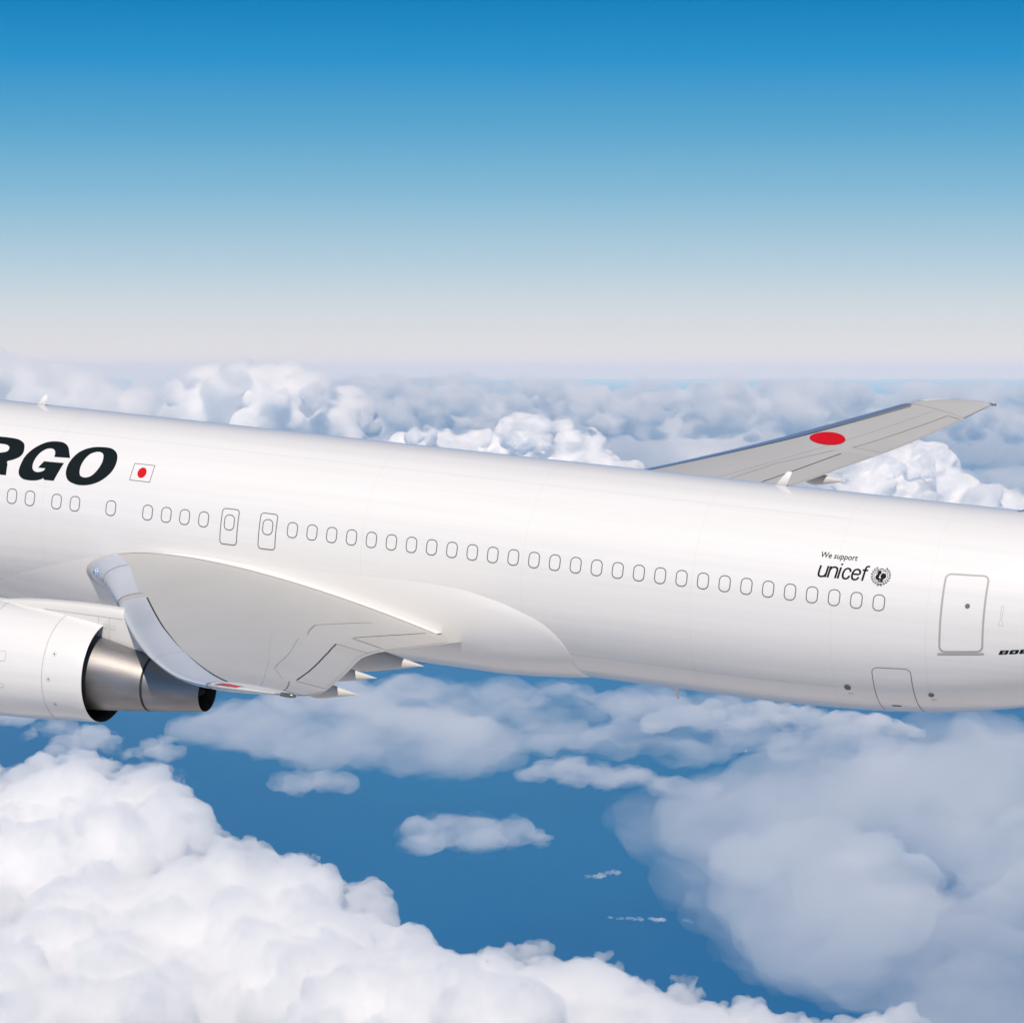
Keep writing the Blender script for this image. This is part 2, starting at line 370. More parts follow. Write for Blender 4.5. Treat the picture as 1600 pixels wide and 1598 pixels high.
for ci, ch in enumerate('unicef'):
    adv, sts = GL[ch]
    for si, (pts, sm) in enumerate(sts):
        if sm == 2:
            pts = [pts[0], tuple(lerp(a, b_, .5) for a, b_ in zip(pts[0], pts[1]))]+pts[1:]
        loop = stroke(pts, .112, sm > 0)
        lay.append(([[(14.03+(gx0+px+.12*py)*.445, .905+py*.385) for px, py in loop]], M_BLACK, .004+.0006*si))
    gx0 += adv
decal('name_text', lay, sup, cell=.10)
def ell(cx, cs, rx, rs, n=18, rotd=0):
    r_ = R(rotd); return [(cx+rx*math.cos(a)*math.cos(r_)-rs*math.sin(a)*math.sin(r_), cs+rx*math.cos(a)*math.sin(r_)+rs*math.sin(a)*math.cos(r_)) for a in [2*math.pi*k/n for k in range(n)]]
EX, ES = 15.615, 1.075
lay = [([ell(EX, ES, .175, .175, 28), ell(EX, ES, .163, .163, 28)], M_BLACK, .004)]
for rr in (.06, .115): lay.append(([ell(EX, ES+.02, rr+.004, .168), ell(EX, ES+.02, rr-.004, .16)], M_LINE, .0045))
lay.append(([ell(EX, ES+.06, .15, .008)], M_LINE, .005)); lay.append(([ell(EX, ES+.12, .11, .007)], M_LINE, .005))
# two figures, the larger holding the smaller
lay += [([ell(EX-.045, ES+.075, .047, .055)], M_BLACK, .006), ([smooth_loop([(EX-.09,ES+.03),(EX-.03,ES+.02),(EX-.04,ES-.06),(EX+.01,ES-.07),(EX+.01,ES-.11),(EX-.08,ES-.11),(EX-.13,ES-.05)])], M_BLACK, .006),
        ([ell(EX+.065, ES-.01, .072, .068, 18, 30)], M_BLACK, .0065), ([smooth_loop([(EX+.02,ES-.06),(EX+.07,ES-.07),(EX+.06,ES-.13),(EX+.10,ES-.15),(EX-.06,ES-.15),(EX+.01,ES-.12)])], M_BLACK, .0062)]
for sgn in (-1, 1):
    for k in range(9):
        a = R(-80+k*17) if sgn > 0 else R(180+80-k*17)
        for dr, tl in ((.208, 25), (.232, -25)):
            lay.append(([ell(EX+dr*math.cos(a), ES+dr*math.sin(a), .034, .0095, 8, math.degrees(a)+90*sgn+tl*sgn)], M_BLACK, .004+.0003*(k % 3)))
lay += [([[(EX-.07,ES-.27),(EX-.055,ES-.27),(EX+.03,ES-.205),(EX+.015,ES-.205)]], M_BLACK, .005), ([[(EX+.07,ES-.27),(EX+.055,ES-.27),(EX-.03,ES-.205),(EX-.015,ES-.205)]], M_BLACK, .0055)]
decal('laurel_emblem', lay, sup, cell=.3)
# maker's name near the tail: heavy square italic capitals
mk = bpy.data.objects.new('maker_marking', None); COL.objects.link(mk); mk.parent = plane
def glyph(ch):
    o = [(0,.12),(.12,0),(.88,0),(1,.12),(1,.88),(.88,1),(.12,1),(0,.88)]
    return {'O': [o, [(.36,.34),(.64,.34),(.64,.66),(.36,.66)]], 'B': [[(0,0),(.88,0),(1,.12),(1,.42),(.93,.5),(1,.58),(1,.88),(.88,1),(0,1)], [(.36,.2),(.68,.2),(.68,.4),(.36,.4)], [(.36,.6),(.68,.6),(.68,.8),(.36,.8)]],
            'E': [[(0,0),(1,0),(1,.24),(.36,.24),(.36,.39),(.94,.39),(.94,.61),(.36,.61),(.36,.76),(1,.76),(1,1),(0,1)]], 'I': [[(.3,0),(.7,0),(.7,1),(.3,1)]],
            'N': [[(0,0),(.34,0),(.34,.55),(.66,0),(1,0),(1,1),(.66,1),(.66,.45),(.34,1),(0,1)]], 'G': [[(0,.12),(.12,0),(.88,0),(1,.12),(1,.56),(.5,.56),(.5,.4),(.64,.4),(.64,.24),(.36,.24),(.36,.76),(1,.76),(1,.88),(.88,1),(.12,1),(0,.88)]]}[ch]
gx = 18.60
for ch in 'BOEING':
    w = .21 if ch != 'I' else .13
    decal('letter', [([[(gx+(px if ch != 'I' else px-.2)*(w/1 if ch != 'I' else .21)+py*.05, -.815+py*.115) for px, py in lp] for lp in glyph(ch)], M_BLACK, .004)], mk)
    gx += (w+.03)

# skin joints, hardly darker than the paint
M_JOINT = pmat('skin_joint', (.70,.69,.68), .4)
V, Fs = [], []
def seam_ring(x, w=.009):
    base = len(V); n = 96
    for k in range(n+1):
        a = -1.45+2.9*k/n
        V.append(fus(x-w/2, a, .0025)); V.append(fus(x+w/2, a, .0025))
        if k: Fs.append((base+2*k-2, base+2*k-1, base+2*k+1, base+2*k))
for x in (-14.6, -11.3, -7.38, 1.98, 6.42, 10.9, 14.5, 16.85, 19.9): seam_ring(x)
for s_ in (2.62, -1.95):
    for a, b_ in ((-14.6,-11.3),(-11.3,-7.38),(-7.38,1.98),(1.98,6.42),(6.42,10.9),(10.9,14.5)):
        base = len(V); n = 12
        for k in range(n+1):
            x = lerp(a, b_, k/n); V.append(on_fus(x, s_-.006, .0022)); V.append(on_fus(x, s_+.006, .0022))
            if k: Fs.append((base+2*k-2, base+2*k-1, base+2*k+1, base+2*k))
mesh_obj('skin_seams', V, Fs, M_JOINT, plane)

# ---------------------------------------------------------------- wings
def wing_side(side):
    root = bpy.data.objects.new('wing', None); COL.objects.link(root); root.parent = plane
    W = lambda y, t, s=1, off=0.: wing(y, t, s, off, side)
    ys = [1.5,2.0,2.5,2.8,3.2,3.7,4.3,5,6,6.6,7.0,7.4,7.8,8.2,8.6,9.1,9.6,10.2]+[11+.6*k for k in range(20)]+[22.75,23,23.3,23.6,23.85,24.05,24.2,24.27,24.3]
    ys = sorted(set(ys)); N = 34
    ts = [((1-math.cos(math.pi*k/N))/2)**1.25 for k in range(N+1)]
    loop = [(t, 1) for t in ts]+[(t, -1) for t in reversed(ts[1:-1])]
    skin = grid_mesh('wing_skin', len(ys), len(loop), lambda i, j: W(ys[i], loop[j][0], loop[j][1]), [M_GREY], root, closev=True, caps=True)
    surf = lambda y, t, off=.006: W(y, t, 1, off)
    def strip(name, pts, w, m, off=.007, n=14, lower=False):
        """a thin seam along (span, chord fraction) points"""
        V, Fs = [], []
        P = []
        for a, b in zip(pts, pts[1:]):
            for k in range(n): P.append((lerp(a[0], b[0], k/n), lerp(a[1], b[1], k/n)))
        P.append(pts[-1])
        for i, (y, t) in enumerate(P):
            p = Vector(W(y, t, 1, off)); q = Vector(W(*P[min(i+1, len(P)-1)], 1, off)); r = Vector(W(*P[max(i-1, 0)], 1, off))
            d = (q-r); d.z = 0; d.normalize(); nrm = Vector((-d.y, d.x, 0))*w/2
            if abs(d.x) > 1.2: nrm.z = 0
            # keep the strip on the surface: slope from neighbouring chord point
            p2 = Vector(W(y, min(1, t+.01), 1, off)); sl = (p2.z-p.z)/max(1e-6, (p2.x-p.x))
            V += [tuple(p+nrm+Vector((0,0,nrm.x*sl))), tuple(p-nrm-Vector((0,0,nrm.x*sl)))]
            if i: Fs.append((2*i-2, 2*i-1, 2*i+1, 2*i))
        return mesh_obj(name, V, Fs, m, root)
    # polished leading edge slats, wrapped round the nose of the wing
    def slat(name, y0, y1, tr, tlow, n):
        loop = [(t, -1) for t in (tlow, tlow*.5, tlow*.2, tlow*.05)]+[(0, 1)]+[(f, 1) for f in (.03,.1,.22,.4,.65,1)]
        def fn(i, j):
            y = lerp(y0, y1, i/(n-1)); t, s = loop[j]; tt = t*tr(y) if s > 0 and j > 4 else t
            x, yy, z = W(y, tt, s, .012); 
            return (x-(.014 if tt < .02 else .004), yy, z)
        return grid_mesh(name, n, len(loop), fn, [M_SLAT], root)
    trf = lambda y: lerp(.074, .078, (y-2.6)/4) if y < 6.7 else (.094 if y < 7.2 else lerp(.10, .19, min(1, max(0, (y-7.4)/11.5))**1.1))
    slat('slat', 3.65, 6.75, trf, .05, 16)
    slat('leading_edge', 2.55, 3.6, trf, .10, 12)
    slat('slat', 7.25, 14.6, trf, .05, 30); slat('slat', 14.63, 22.75, trf, .05, 34)
    strip('slat_gap', [(7.3, .104), (11, .128), (14.6, .150), (18.6, .194), (22.6, .226)], .035, M_DARK, .009, 10)
    # control surfaces: plates with dark gaps
    def panel(name, pts, w, cell=.7, line=M_LINE):
        V = [(y, t*8) for y, t in pts]
        o = decal(name, [([V], M_GREY2, .008)], root, surf=lambda a, b, off: W(a, b/8, 1, off), cell=cell)
        return o
    fl = panel('inboard_flap', [(2.9,.935),(6.9,.872),(6.9,.992),(2.9,.992)], .02)
    al = panel('inboard_aileron', [(7.2,.875),(8.75,.868),(8.55,.985),(7.2,.988)], .02)
    of = panel('outboard_flap', [(8.85,.864),(11.5,.863),(13.9,.845),(15.9,.826),(18.3,.79),(18.5,.985),(8.7,.985)], .02)
    oa = panel('outboard_aileron', [(18.75,.752),(22.6,.80),(22.6,.985),(18.95,.985)], .02)
    strip('flap_gap', [(2.95,.935),(4.41,.917),(5.53,.898),(6.88,.872)], .024, M_DARK, .011)
    strip('flap_gap', [(8.87,.864),(11.5,.863),(13.9,.845),(15.92,.826),(18.1,.791)], .036, M_DARK, .011)
    strip('seam', [(8.87,.862),(8.62,.985)], .03, M_LINE, .011); strip('seam', [(7.05,.872),(6.95,.985)], .02, M_LINE, .011)
    strip('spoiler_seam', [(8.55,.745),(6.82,.731),(5.57,.78),(4.18,.825)], .014, M_LINE, .009)
    strip('spoiler_seam', [(9.6,.718),(12.8,.70),(16.3,.635),(18.3,.70)], .022, M_GREY2, .009)
    strip('aileron_seam', [(18.75,.75),(22.6,.80),(22.65,.98)], .025, M_LINE, .011)
    strip('panel_seam', [(9.2,.60),(14.8,.60),(22.6,.56)], .012, M_LINE2, .008)
    # white tip cap with lamp and static wick
    if side < 0:
        pass
    if side < 0:
        capl = [(t, 1) for t in (0,.02,.06,.14,.26,.4)]
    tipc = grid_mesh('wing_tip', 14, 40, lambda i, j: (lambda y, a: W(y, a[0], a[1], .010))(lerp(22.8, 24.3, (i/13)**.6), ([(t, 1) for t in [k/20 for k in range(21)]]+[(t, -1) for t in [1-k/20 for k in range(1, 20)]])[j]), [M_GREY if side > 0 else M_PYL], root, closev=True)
    lamp = grid_mesh('position_lamp', 9, 13, lambda i, j: (lambda y, t, b: (lambda p: (p[0]-.05*b, p[1]+side*.03*b, p[2]+.02*b))(W(y, t, 1, .012)))(lerp(23.2, 23.75, i/8), .02+.16*j/12, math.sin(math.pi*i/8)*math.sin(math.pi*j/12)), [M_REDGL if side < 0 else M_PYL], root)
    p = Vector(W(24.25, 1, 1)); 
    wick = mesh_obj('tail_lamp', *tube([p+Vector((-.18, 0, 0)), p+Vector((.02, 0, 0)), p+Vector((.12, 0, 0))], [.035, .045, .03], 10), M_TIPM, root)
    # landing lamp in the root
    c = Vector(W(2.95, 0, 1)); 
    ll = mesh_obj('landing_lamp', *ellipsoid((c.x+.015, c.y, c.z+.06), .07, .11, .10), M_GLASS, root)
    for q in (-.035, .035):
        mesh_obj('lens', *ellipsoid((c.x-.045, c.y+q, c.z+.07+q*.4), .025, .03, .05), M_DARK, ll)
    # flap track fairings
    for y, L0, L1, dz, hw in ((5.75, 2.6, .50, .66, .24), (12.5, 1.5, .56, .42, .15), (16.55, 1.25, .50, .38, .13)):
        tx, tz = itp(TE_X, y), itp(TE_Z, y)
        def fn(i, j, tx=tx, tz=tz, y=y, L0=L0, L1=L1, dz=dz, hw=hw):
            n = 22; u = i/(n-1); x = lerp(tx-L0, tx+L1, u)
            k = (math.sin(math.pi*min(1, u/.45)/2) if u < .45 else (1-((u-.45)/.55)**1.25))
            k = max(.02, k); zc = lerp(tz-.02, tz-dz*.55, u); zz = zc-dz*.38*k*(1-u*.45)
            a = 2*math.pi*j/20
            return (x, side*y+hw*k*math.cos(a), zz+dz*.5*k*math.sin(a))
        grid_mesh('flap_fairing', 22, 20, fn, [M_TRACK], root, closev=True, caps=True)
    if side > 0:
        def on_xy(a, b, off):
            lx = le_x(b); return W(b, (a-lx)/(itp(TE_X, b)-lx), 1, off)
        cxd, cyd = (7.29, 19.05)
        decal('red_disc', [([[(cxd+.545*math.cos(k*math.pi/24), cyd+.545*math.sin(k*math.pi/24)) for k in range(48)]], M_RED, .012)], root, surf=on_xy, cell=.2)
    # white fillet between wing and body
    def fil(i, j):
        x = lerp(-5.6, 4.2, i/39); t = (x-le_x(2.9))/(itp(TE_X, 2.9)-le_x(2.9)); t = max(.002, min(1, t))
        k = .75*math.sin(math.pi*min(1, max(0, (i/39)))**.8) if i < 39 else 0; k = max(k, 0)
        a = W(2.50+.23*k, t, 1, .01); u = j/5
        b = (a[0], side*2.50, a[2]-.10+.20*k)
        ph = math.asin(max(-1, min(1, b[2]/2.8))); f = fus(x, ph, .004)
        b = (x, side*abs(f[1]), f[2])
        e = u
        return (lerp(a[0], b[0], e), lerp(a[1], b[1], 1-(1-e)**1.6), lerp(a[2], b[2], e**1.5))
    grid_mesh('root_fillet', 40, 6, fil, [M_WHITE], root)
    return root
def tube(pts, rad, n=10):
    V, Fs = [], []
    for i, p in enumerate(pts):
        d = (pts[min(i+1, len(pts)-1)]-pts[max(i-1, 0)]).normalized()
        u = d.cross(Vector((0, 0, 1))); u = u.normalized() if u.length > 1e-3 else Vector((1, 0, 0)); v = d.cross(u)
        for k in range(n):
            a = 2*math.pi*k/n; V.append(tuple(p+(u*math.cos(a)+v*math.sin(a))*rad[i]))
        if i:
            for k in range(n): Fs.append(((i-1)*n+k, (i-1)*n+(k+1) % n, i*n+(k+1) % n, i*n+k))
    Fs += [tuple(range(n)), tuple((len(pts)-1)*n+k for k in range(n))]
    return V, Fs
def ellipsoid(c, rx, ry, rz, n=16, m=10):
    V = [(c[0]+rx*math.cos(2*math.pi*j/n)*math.sin(math.pi*(i+.001)/(m+.002)), c[1]+ry*math.sin(2*math.pi*j/n)*math.sin(math.pi*(i+.001)/(m+.002)), c[2]+rz*math.cos(math.pi*(i+.001)/(m+.002))) for i in range(m+1) for j in range(n)]
    Fs = [(i*n+j, i*n+(j+1) % n, (i+1)*n+(j+1) % n, (i+1)*n+j) for i in range(m) for j in range(n)]
    return V, Fs
near_wing = wing_side(-1); far_wing = wing_side(1)
near_wing['label'] = 'wing nearer the camera, swept back over the engine'
far_wing['label'] = 'far wing with a red disc on grey paint'

# ---------------------------------------------------------------- engines and pylons
def engine(side):
    root = bpy.data.objects.new('engine', None); COL.objects.link(root); root.parent = plane
    yc = side*7.9
    zc = lambda x: itp([(-8,-2.44),(-3,-2.455),(-2.24,-2.476),(-.9,-2.57),(.56,-2.612),(2,-2.66)], x)
    def lathe(name, prof, mats, parent, n=96, mf=None, cap=False):
        return grid_mesh(name, len(prof), n, lambda i, j: (prof[i][0], yc+prof[i][1]*math.cos(2*math.pi*j/n), zc(prof[i][0])+prof[i][1]*math.sin(2*math.pi*j/n)), mats, parent, closev=True, mat_fn=mf, caps=cap)
    cowl = [(-7.0,1.12),(-7.5,1.16),(-7.68,1.22),(-7.62,1.30),(-7.3,1.38),(-6.6,1.44),(-5.6,1.455),(-4.8,1.44),(-4.2,1.41),(-3.6,1.365),(-3.0,1.31),(-2.6,1.27),(-2.25,1.235),(-2.235,1.228),(-2.24,1.215),(-2.6,1.22),(-3.4,1.24)]
    c = lathe('fan_cowl', cowl, [M_WHITE, M_SOOT, M_SLAT], root, mf=lambda i, j: 1 if i >= 13 else (2 if i < 3 else 0))
    lathe('fan_duct', [(-3.4,1.24),(-3.4,.2)], [M_SOOT], root)
    lathe('core_cowl', [(-3.4,1.02),(-2.9,1.0),(-2.24,.93),(-1.6,.82),(-.93,.695)], [M_NOZ], root)
    lathe('core_joint', [(-.93,.70),(-.90,.703),(-.87,.695)], [M_DARK], root)
    lathe('exhaust_nozzle', [(-.87,.688),(-.3,.61),(.2,.53),(.555,.476),(.565,.470),(.55,.464),(.1,.47),(-.4,.48),(-.4,.01)], [M_NOZ, M_SOOT], root, mf=lambda i, j: 1 if i >= 4 else 0)
    lathe('exhaust_plug', [(-.4,.3),(.0,.22),(.4,.1),(.5,.02)], [M_SOOT], root, 32)
    for x, nm in ((-3.28, 'seam'), (-4.95, 'seam')):
        r = itp([(a, b) for a, b in cowl[5:13]], x)
        lathe(nm, [(x-.008, r+.006), (x+.008, r+.005)], [M_LINE2], c)
    def on_cowl(x, s, off):
        r = itp([(a, b) for a, b in cowl[5:13]], x)+off; a = s/1.4; dr = 0
        return (x, yc-(-side)*(-1)*(-1)*0+side*r*math.cos(a), zc(x)+r*math.sin(a)) if True else None
    # each drain port faces outboard
    for x, s in ((-3.02, .62), (-3.10, -.05), (-3.02, -.78)):
        b = decal('latch_port', [([ell(x, s, .055, .06, 16)], M_LINE2, .004), ([ell(x, s, .046, .051, 16)], M_WHITE, .006), ([ell(x, s, .017, .024, 12)], M_BLACK, .008)], c, surf=on_cowl)
    outlined('access_panel', rrect(-4.55, -4.28, .25, .5, .02), .014, c, line=M_LINE2, surf=on_cowl, off=.005)
    outlined('access_panel', rrect(-4.45, -4.33, -.42, -.31, .02), .012, c, line=M_LINE2, surf=on_cowl, off=.005)
    # pylon: a slim slab from the cowl to under the wing
    top = [(-6.3,-1.06),(-5.3,-.99),(-4.6,-.90),(-3.6,-.83),(-2.6,-.80),(-1.9,-.80),(-1.0,-.86),(1.5,-1.1)]
    bot = [(-6.3,-1.5),(-3.4,-1.5),(-2.3,-1.66),(-.9,-1.86),(.4,-1.75),(1.5,-1.4)]
    prs = [-6.3,-6,-5.5,-5,-4.5,-4,-3.5,-3,-2.5,-2,-1.5,-1,-.5,0,.5,1,1.5]
    def pf(i, j):
        x = prs[i]; w = .21*math.sin(math.pi*min(1, max(.0, (x+6.4)/2.2))/2) if x < -4.2 else (.21 if x < -1 else lerp(.21, .05, (x+1)/2.5))
        zt, zb = itp(top, x), itp(bot, x); a = 2*math.pi*j/24; ca, sa = math.cos(a), math.sin(a)
        return (x, yc+w*math.copysign(abs(ca)**.6, ca), (zt+zb)/2+(zt-zb)/2*math.copysign(abs(sa)**.45, sa))
    py = grid_mesh('pylon', len(prs), 24, pf, [M_PYL], root, closev=True, caps=True)
    on_p = lambda x, s, off: (x, yc+side*(.21+off), s)
    outlined('access_panel', rrect(-2.30, -2.13, -1.33, -1.22, .02), .012, py, line=M_LINE2, plate=M_PYL, surf=on_p)
    outlined('access_panel', rrect(-2.05, -1.9, -1.33, -1.24, .02), .012, py, line=M_LINE2, plate=M_PYL, surf=on_p)
    decal('seam', [([[(-2.38,-1.63),(-2.365,-1.63),(-2.365,-1.05),(-2.38,-1.05)]], M_LINE2, .004), ([[(-2.08,-1.68),(-2.068,-1.68),(-2.068,-1.05),(-2.08,-1.05)]], M_LINE2, .004), ([[(-3.9,-1.05),(-1.7,-1.05),(-1.7,-1.038),(-3.9,-1.038)]], M_LINE2, .005)], py, surf=on_p, cell=5)
    return root
engine(-1)['label'] = 'engine under the near wing with bare metal exhaust'
engine(1)

# ---------------------------------------------------------------- tail, antennas
def foil_loft(name, secs, mats, parent, n=20):
    """secs: list of (LE point, chord, thickness, vertical?)"""
    ts = [(1-math.cos(math.pi*k/n))/2 for k in range(n+1)]; loop = [(t, 1) for t in ts]+[(t, -1) for t in reversed(ts[1:-1])]
    def fn(i, j):
        (x, y, z), c, th, vert = secs[i]; t, s = loop[j]; d = foil(t)*th*c*s
        return (x+t*c, y+(d if vert else 0), z+(0 if vert else d))
    return grid_mesh(name, len(secs), len(loop), fn, mats, parent, closev=True, caps=True)
fin = foil_loft('tail_fin', [((21.0,0,2.5),8.2,.02,1),((21.9,0,2.75),7.2,.06,1),((22.8,0,3.2),6.6,.10,1),((28.8,0,11.0),2.7,.10,1),((29.1,0,11.2),2.2,.04,1)], [M_WHITE], plane)
for sd in (-1, 1):
    foil_loft('tailplane', [((20.4,sd*.8,.95),6.0,.10,0),((21.4,sd*2.2,1.13),5.1,.10,0),((26.7,sd*9.3,2.1),1.9,.09,0)], [M_GREY], plane)
    foil_loft('tailplane_edge', [((20.38,sd*.8,.95),.5,.32,0),((21.38,sd*2.2,1.13),.45,.30,0),((26.68,sd*9.28,2.1),.2,.25,0)], [M_SLAT], plane)
mesh_obj('dorsal_edge', *tube([Vector((18.2,0,2.56)), Vector((18.5,0,2.63)), Vector((19.4,0,2.68)), Vector((20.6,0,2.76)), Vector((22.2,0,3.02))], [.03,.07,.08,.08,.09], 12), M_SLAT, plane)
def blade(x, z, h, c, sw, down=1):
    foil_loft('antenna', [((x, 0, z), c, .16, 1), ((x+sw*.5, 0, z+h*.5*down), c*.72, .16, 1), ((x+sw, 0, z+h*down), c*.42, .14, 1)], [M_FAIR], plane)
blade(12.05, 2.57, .40, .30, .32); blade(-9.10, 2.57, .31, .26, .24)
blade(9.62, -2.78, .34, .16, .16, -1)

# ---------------------------------------------------------------- sea, haze and clouds
HAZE = 3.3e-6
SEA_Z = -4500.0
def sheet(name, z, half, m):
    xs_ = [-half, -half*.2, -half*.03, 0, half*.03, half*.2, half]; n = len(xs_)
    o = mesh_obj(name, [(x, y, z) for x in xs_ for y in xs_], [(i*n+j, (i+1)*n+j, (i+1)*n+j+1, i*n+j+1) for i in range(n-1) for j in range(n-1)], m, None, False)
    return o
M_SEA = pmat('sea_water', (.0,.130,.33), .6, var=((.00012,.00006,1),.9,(.0,.19,.40)))
M_SEA.node_tree.nodes['Principled BSDF'].inputs['Specular IOR Level'].default_value = .1
tag(sheet('sea', SEA_Z, 1.4e6, M_SEA), kind='structure')

def vol_mat(name, col, dens, aniso=0., size=0., cut=(.42,.62)):
    """even vapour, or (size > 0) vapour torn by turbulence of that size in metres"""
    m = bpy.data.materials.new(name); m.use_nodes = True; nt = m.node_tree; nt.nodes.clear()
    o = nt.nodes.new('ShaderNodeOutputMaterial'); v = nt.nodes.new('ShaderNodeVolumePrincipled')
    v.inputs['Color'].default_value = (*col, 1); v.inputs['Density'].default_value = dens; v.inputs['Anisotropy'].default_value = aniso
    v.inputs['Absorption Color'].default_value = (1, 1, 1, 1)
    v.inputs['Emission Strength'].default_value = 0
    nt.links.new(v.outputs[0], o.inputs['Volume'])
    if size > 0:
        t = nt.nodes.new('ShaderNodeTexCoord'); mp = nt.nodes.new('ShaderNodeMapping'); mp.inputs['Scale'].default_value = (1/size, 1/size, 1.8/size)
        n = nt.nodes.new('ShaderNodeTexNoise'); n.inputs['Scale'].default_value = 1; n.inputs['Detail'].default_value = 5; n.inputs['Roughness'].default_value = .6
        r = nt.nodes.new('ShaderNodeMapRange'); r.interpolation_type = 'SMOOTHSTEP'
        r.inputs['From Min'].default_value = cut[0]; r.inputs['From Max'].default_value = cut[1]; r.inputs['To Max'].default_value = dens
        nt.links.new(t.outputs['Object'], mp.inputs[0]); nt.links.new(mp.outputs[0], n.inputs['Vector'])
        nt.links.new(n.outputs[0], r.inputs[0]); nt.links.new(r.outputs[0], v.inputs['Density'])
    return m
if HAZE > 0:
    hz = sheet  # the air itself: one closed box round everything
    x_, y0_, y1_, zb_, zt_ = 4.0e5, -1.2e5, 1.3e6, SEA_Z-1, 900.0
    V = [(sx*x_, y, z) for z in (zb_, zt_) for sx, y in ((-1, y0_), (1, y0_), (1, y1_), (-1, y1_))]
    h = mesh_obj('haze', V, [(0,1,2,3), (4,5,6,7), (0,1,5,4), (1,2,6,5), (2,3,7,6), (3,0,4,7)], vol_mat('haze_air', (.44,.73,1.0), HAZE, -.33), None, False)
    tag(h, kind='stuff')

def spot(bearing, elev, dist):
    b, e = R(bearing), R(elev)
    return Vector((math.sin(b)*math.cos(e), math.cos(b)*math.cos(e), math.sin(e)))*dist
def tex(kind, size, depth=2):
    t = bpy.data.textures.new('billow', kind)
    if kind == 'CLOUDS': t.noise_scale = size; t.noise_depth = depth
    else: t.noise_scale = size
    return t
def lump_mesh(balls, origin, voxel, bumps, grow=0.):
    bm = bmesh.new()
    for c, r, sq in balls:
        bmesh.ops.create_icosphere(bm, subdivisions=3, radius=r+grow, matrix=Matrix.Translation(c-origin) @ Matrix.Diagonal((1, 1, sq, 1)))
    me = bpy.data.meshes.new('tmp'); bm.to_mesh(me); bm.free()
    o = bpy.data.objects.new('tmp', me); COL.objects.link(o)
    rm = o.modifiers.new('r', 'REMESH'); rm.mode = 'VOXEL'; rm.voxel_size = voxel; rm.use_smooth_shade = True
    for kind, size, st, mid in bumps:
        d = o.modifiers.new('d', 'DISPLACE'); d.texture = tex(kind, size); d.texture_coords = 'LOCAL'; d.strength = st; d.mid_level = mid
    rm = o.modifiers.new('r', 'REMESH'); rm.mode = 'VOXEL'; rm.voxel_size = voxel*.9; rm.use_smooth_shade = True
    for size, st in ((voxel*6, voxel*2.2), (voxel*2.6, voxel*1.3)):
        d = o.modifiers.new('d', 'DISPLACE'); d.texture = tex('CLOUDS', size, 3); d.texture_coords = 'LOCAL'; d.strength = st; d.mid_level = .5
    dg = bpy.context.evaluated_depsgraph_get()
    out = bpy.data.meshes.new_from_object(o.evaluated_get(dg))
    bpy.data.objects.remove(o); bpy.data.meshes.remove(me)
    for p in out.polygons: p.use_smooth = True
    return out
def cloud(label, balls, voxel, bumps, m_vol, core=None, m_core=None, group=None, cat='cloud', name='cumulus_cloud'):
    org = sum((b[0] for b in balls), Vector())/len(balls)
    me = lump_mesh(balls, org, voxel, bumps); me.materials.clear(); me.materials.append(m_vol)
    me.name = name
    o = bpy.data.objects.new(name, me); COL.objects.link(o); o.location = org
    tag(o, label, cat, group)
    if core:
        shrink, = core
        mc = lump_mesh(balls, org, voxel, bumps+[('CLOUDS', voxel*8, shrink*.5, .5)], -shrink); mc.materials.clear(); mc.materials.append(m_core)
        k = bpy.data.objects.new('cloud_core', mc); COL.objects.link(k); k.parent = o
    print('cloud', label[:30], len(me.vertices))
    return o
M_CORE = pmat('cloud_white', (.93,.925,.92), 1.0)
M_CORE.node_tree.nodes['Principled BSDF'].inputs['Specular IOR Level'].default_value = 0
K = 180/math.pi/5357.6                    # degrees per unit of the sketch the outlines were measured on
def fill_bank(top, bottom, r_edge, r_in, dist, seed, step=30, squash=.9, n_in=60):
    rnd = random.Random(seed); out = []
    x0, x1 = top[0][0], top[-1][0]; x = x0
    while x <= x1:
        y = itp(top, x); r = rnd.uniform(*r_edge); d = dist(x, y+r)
        out.append((spot((x-800)*K, (575-y-r*.93)*K, d*rnd.uniform(.98, 1.05)), r*d/5357.6, squash))
        out.append((spot((x-800)*K, (575-y-r*2.1)*K, d*1.0), 1.25*r*d/5357.6, squash)); x += step*rnd.uniform(.6, 1.2)
    for _ in range(n_in):
        x = rnd.uniform(x0, x1); r = rnd.uniform(*r_in); yt = itp(top, x)
        yb = itp(bottom, x) if isinstance(bottom, list) else bottom
        y = yt+r*1.02+(max(0, yb-yt-2*r))*rnd.random()**.8; d = dist(x, y)
        # stay under the outline on both sides
        m = max(itp(top, x-r*.8), itp(top, x+r*.8)); y = max(y, m+r*.55)
        out.append((spot((x-800)*K, (575-y)*K, d), r*d/5357.6, squash))
    return out
TOP1 = [(-160,1230),(-60,1200),(0,1188),(55,1178),(85,1162),(118,1150),(150,1158),(165,1190),(215,1180),(245,1182),(262,1215),(285,1240),(330,1252),(362,1290),(400,1305),(430,1318),(470,1332),(505,1352),(540,1360),(560,1354),(585,1378),(592,1405),(600,1432),(650,1442),(700,1475),(760,1492),(820,1520)]
near = fill_bank(TOP1, 1700, (18,42), (50,120), lambda x, y: 3700-max(0, y-1200)*2.3-(x*.25), 3, 20, .95, 190)
M_NEARV = vol_mat('near_cloud_vapour', (1,.98,.945), .10, 0, 34, (.28,.52))
cloud('towering bright white cumulus filling the lower left under the engine', near, 2.3,
      [('CLOUDS', 90, 40, .5), ('VORONOI', 48, -22, .35), ('VORONOI', 21, -9, .35), ('VORONOI', 9, -3.2, .35)], M_NEARV)
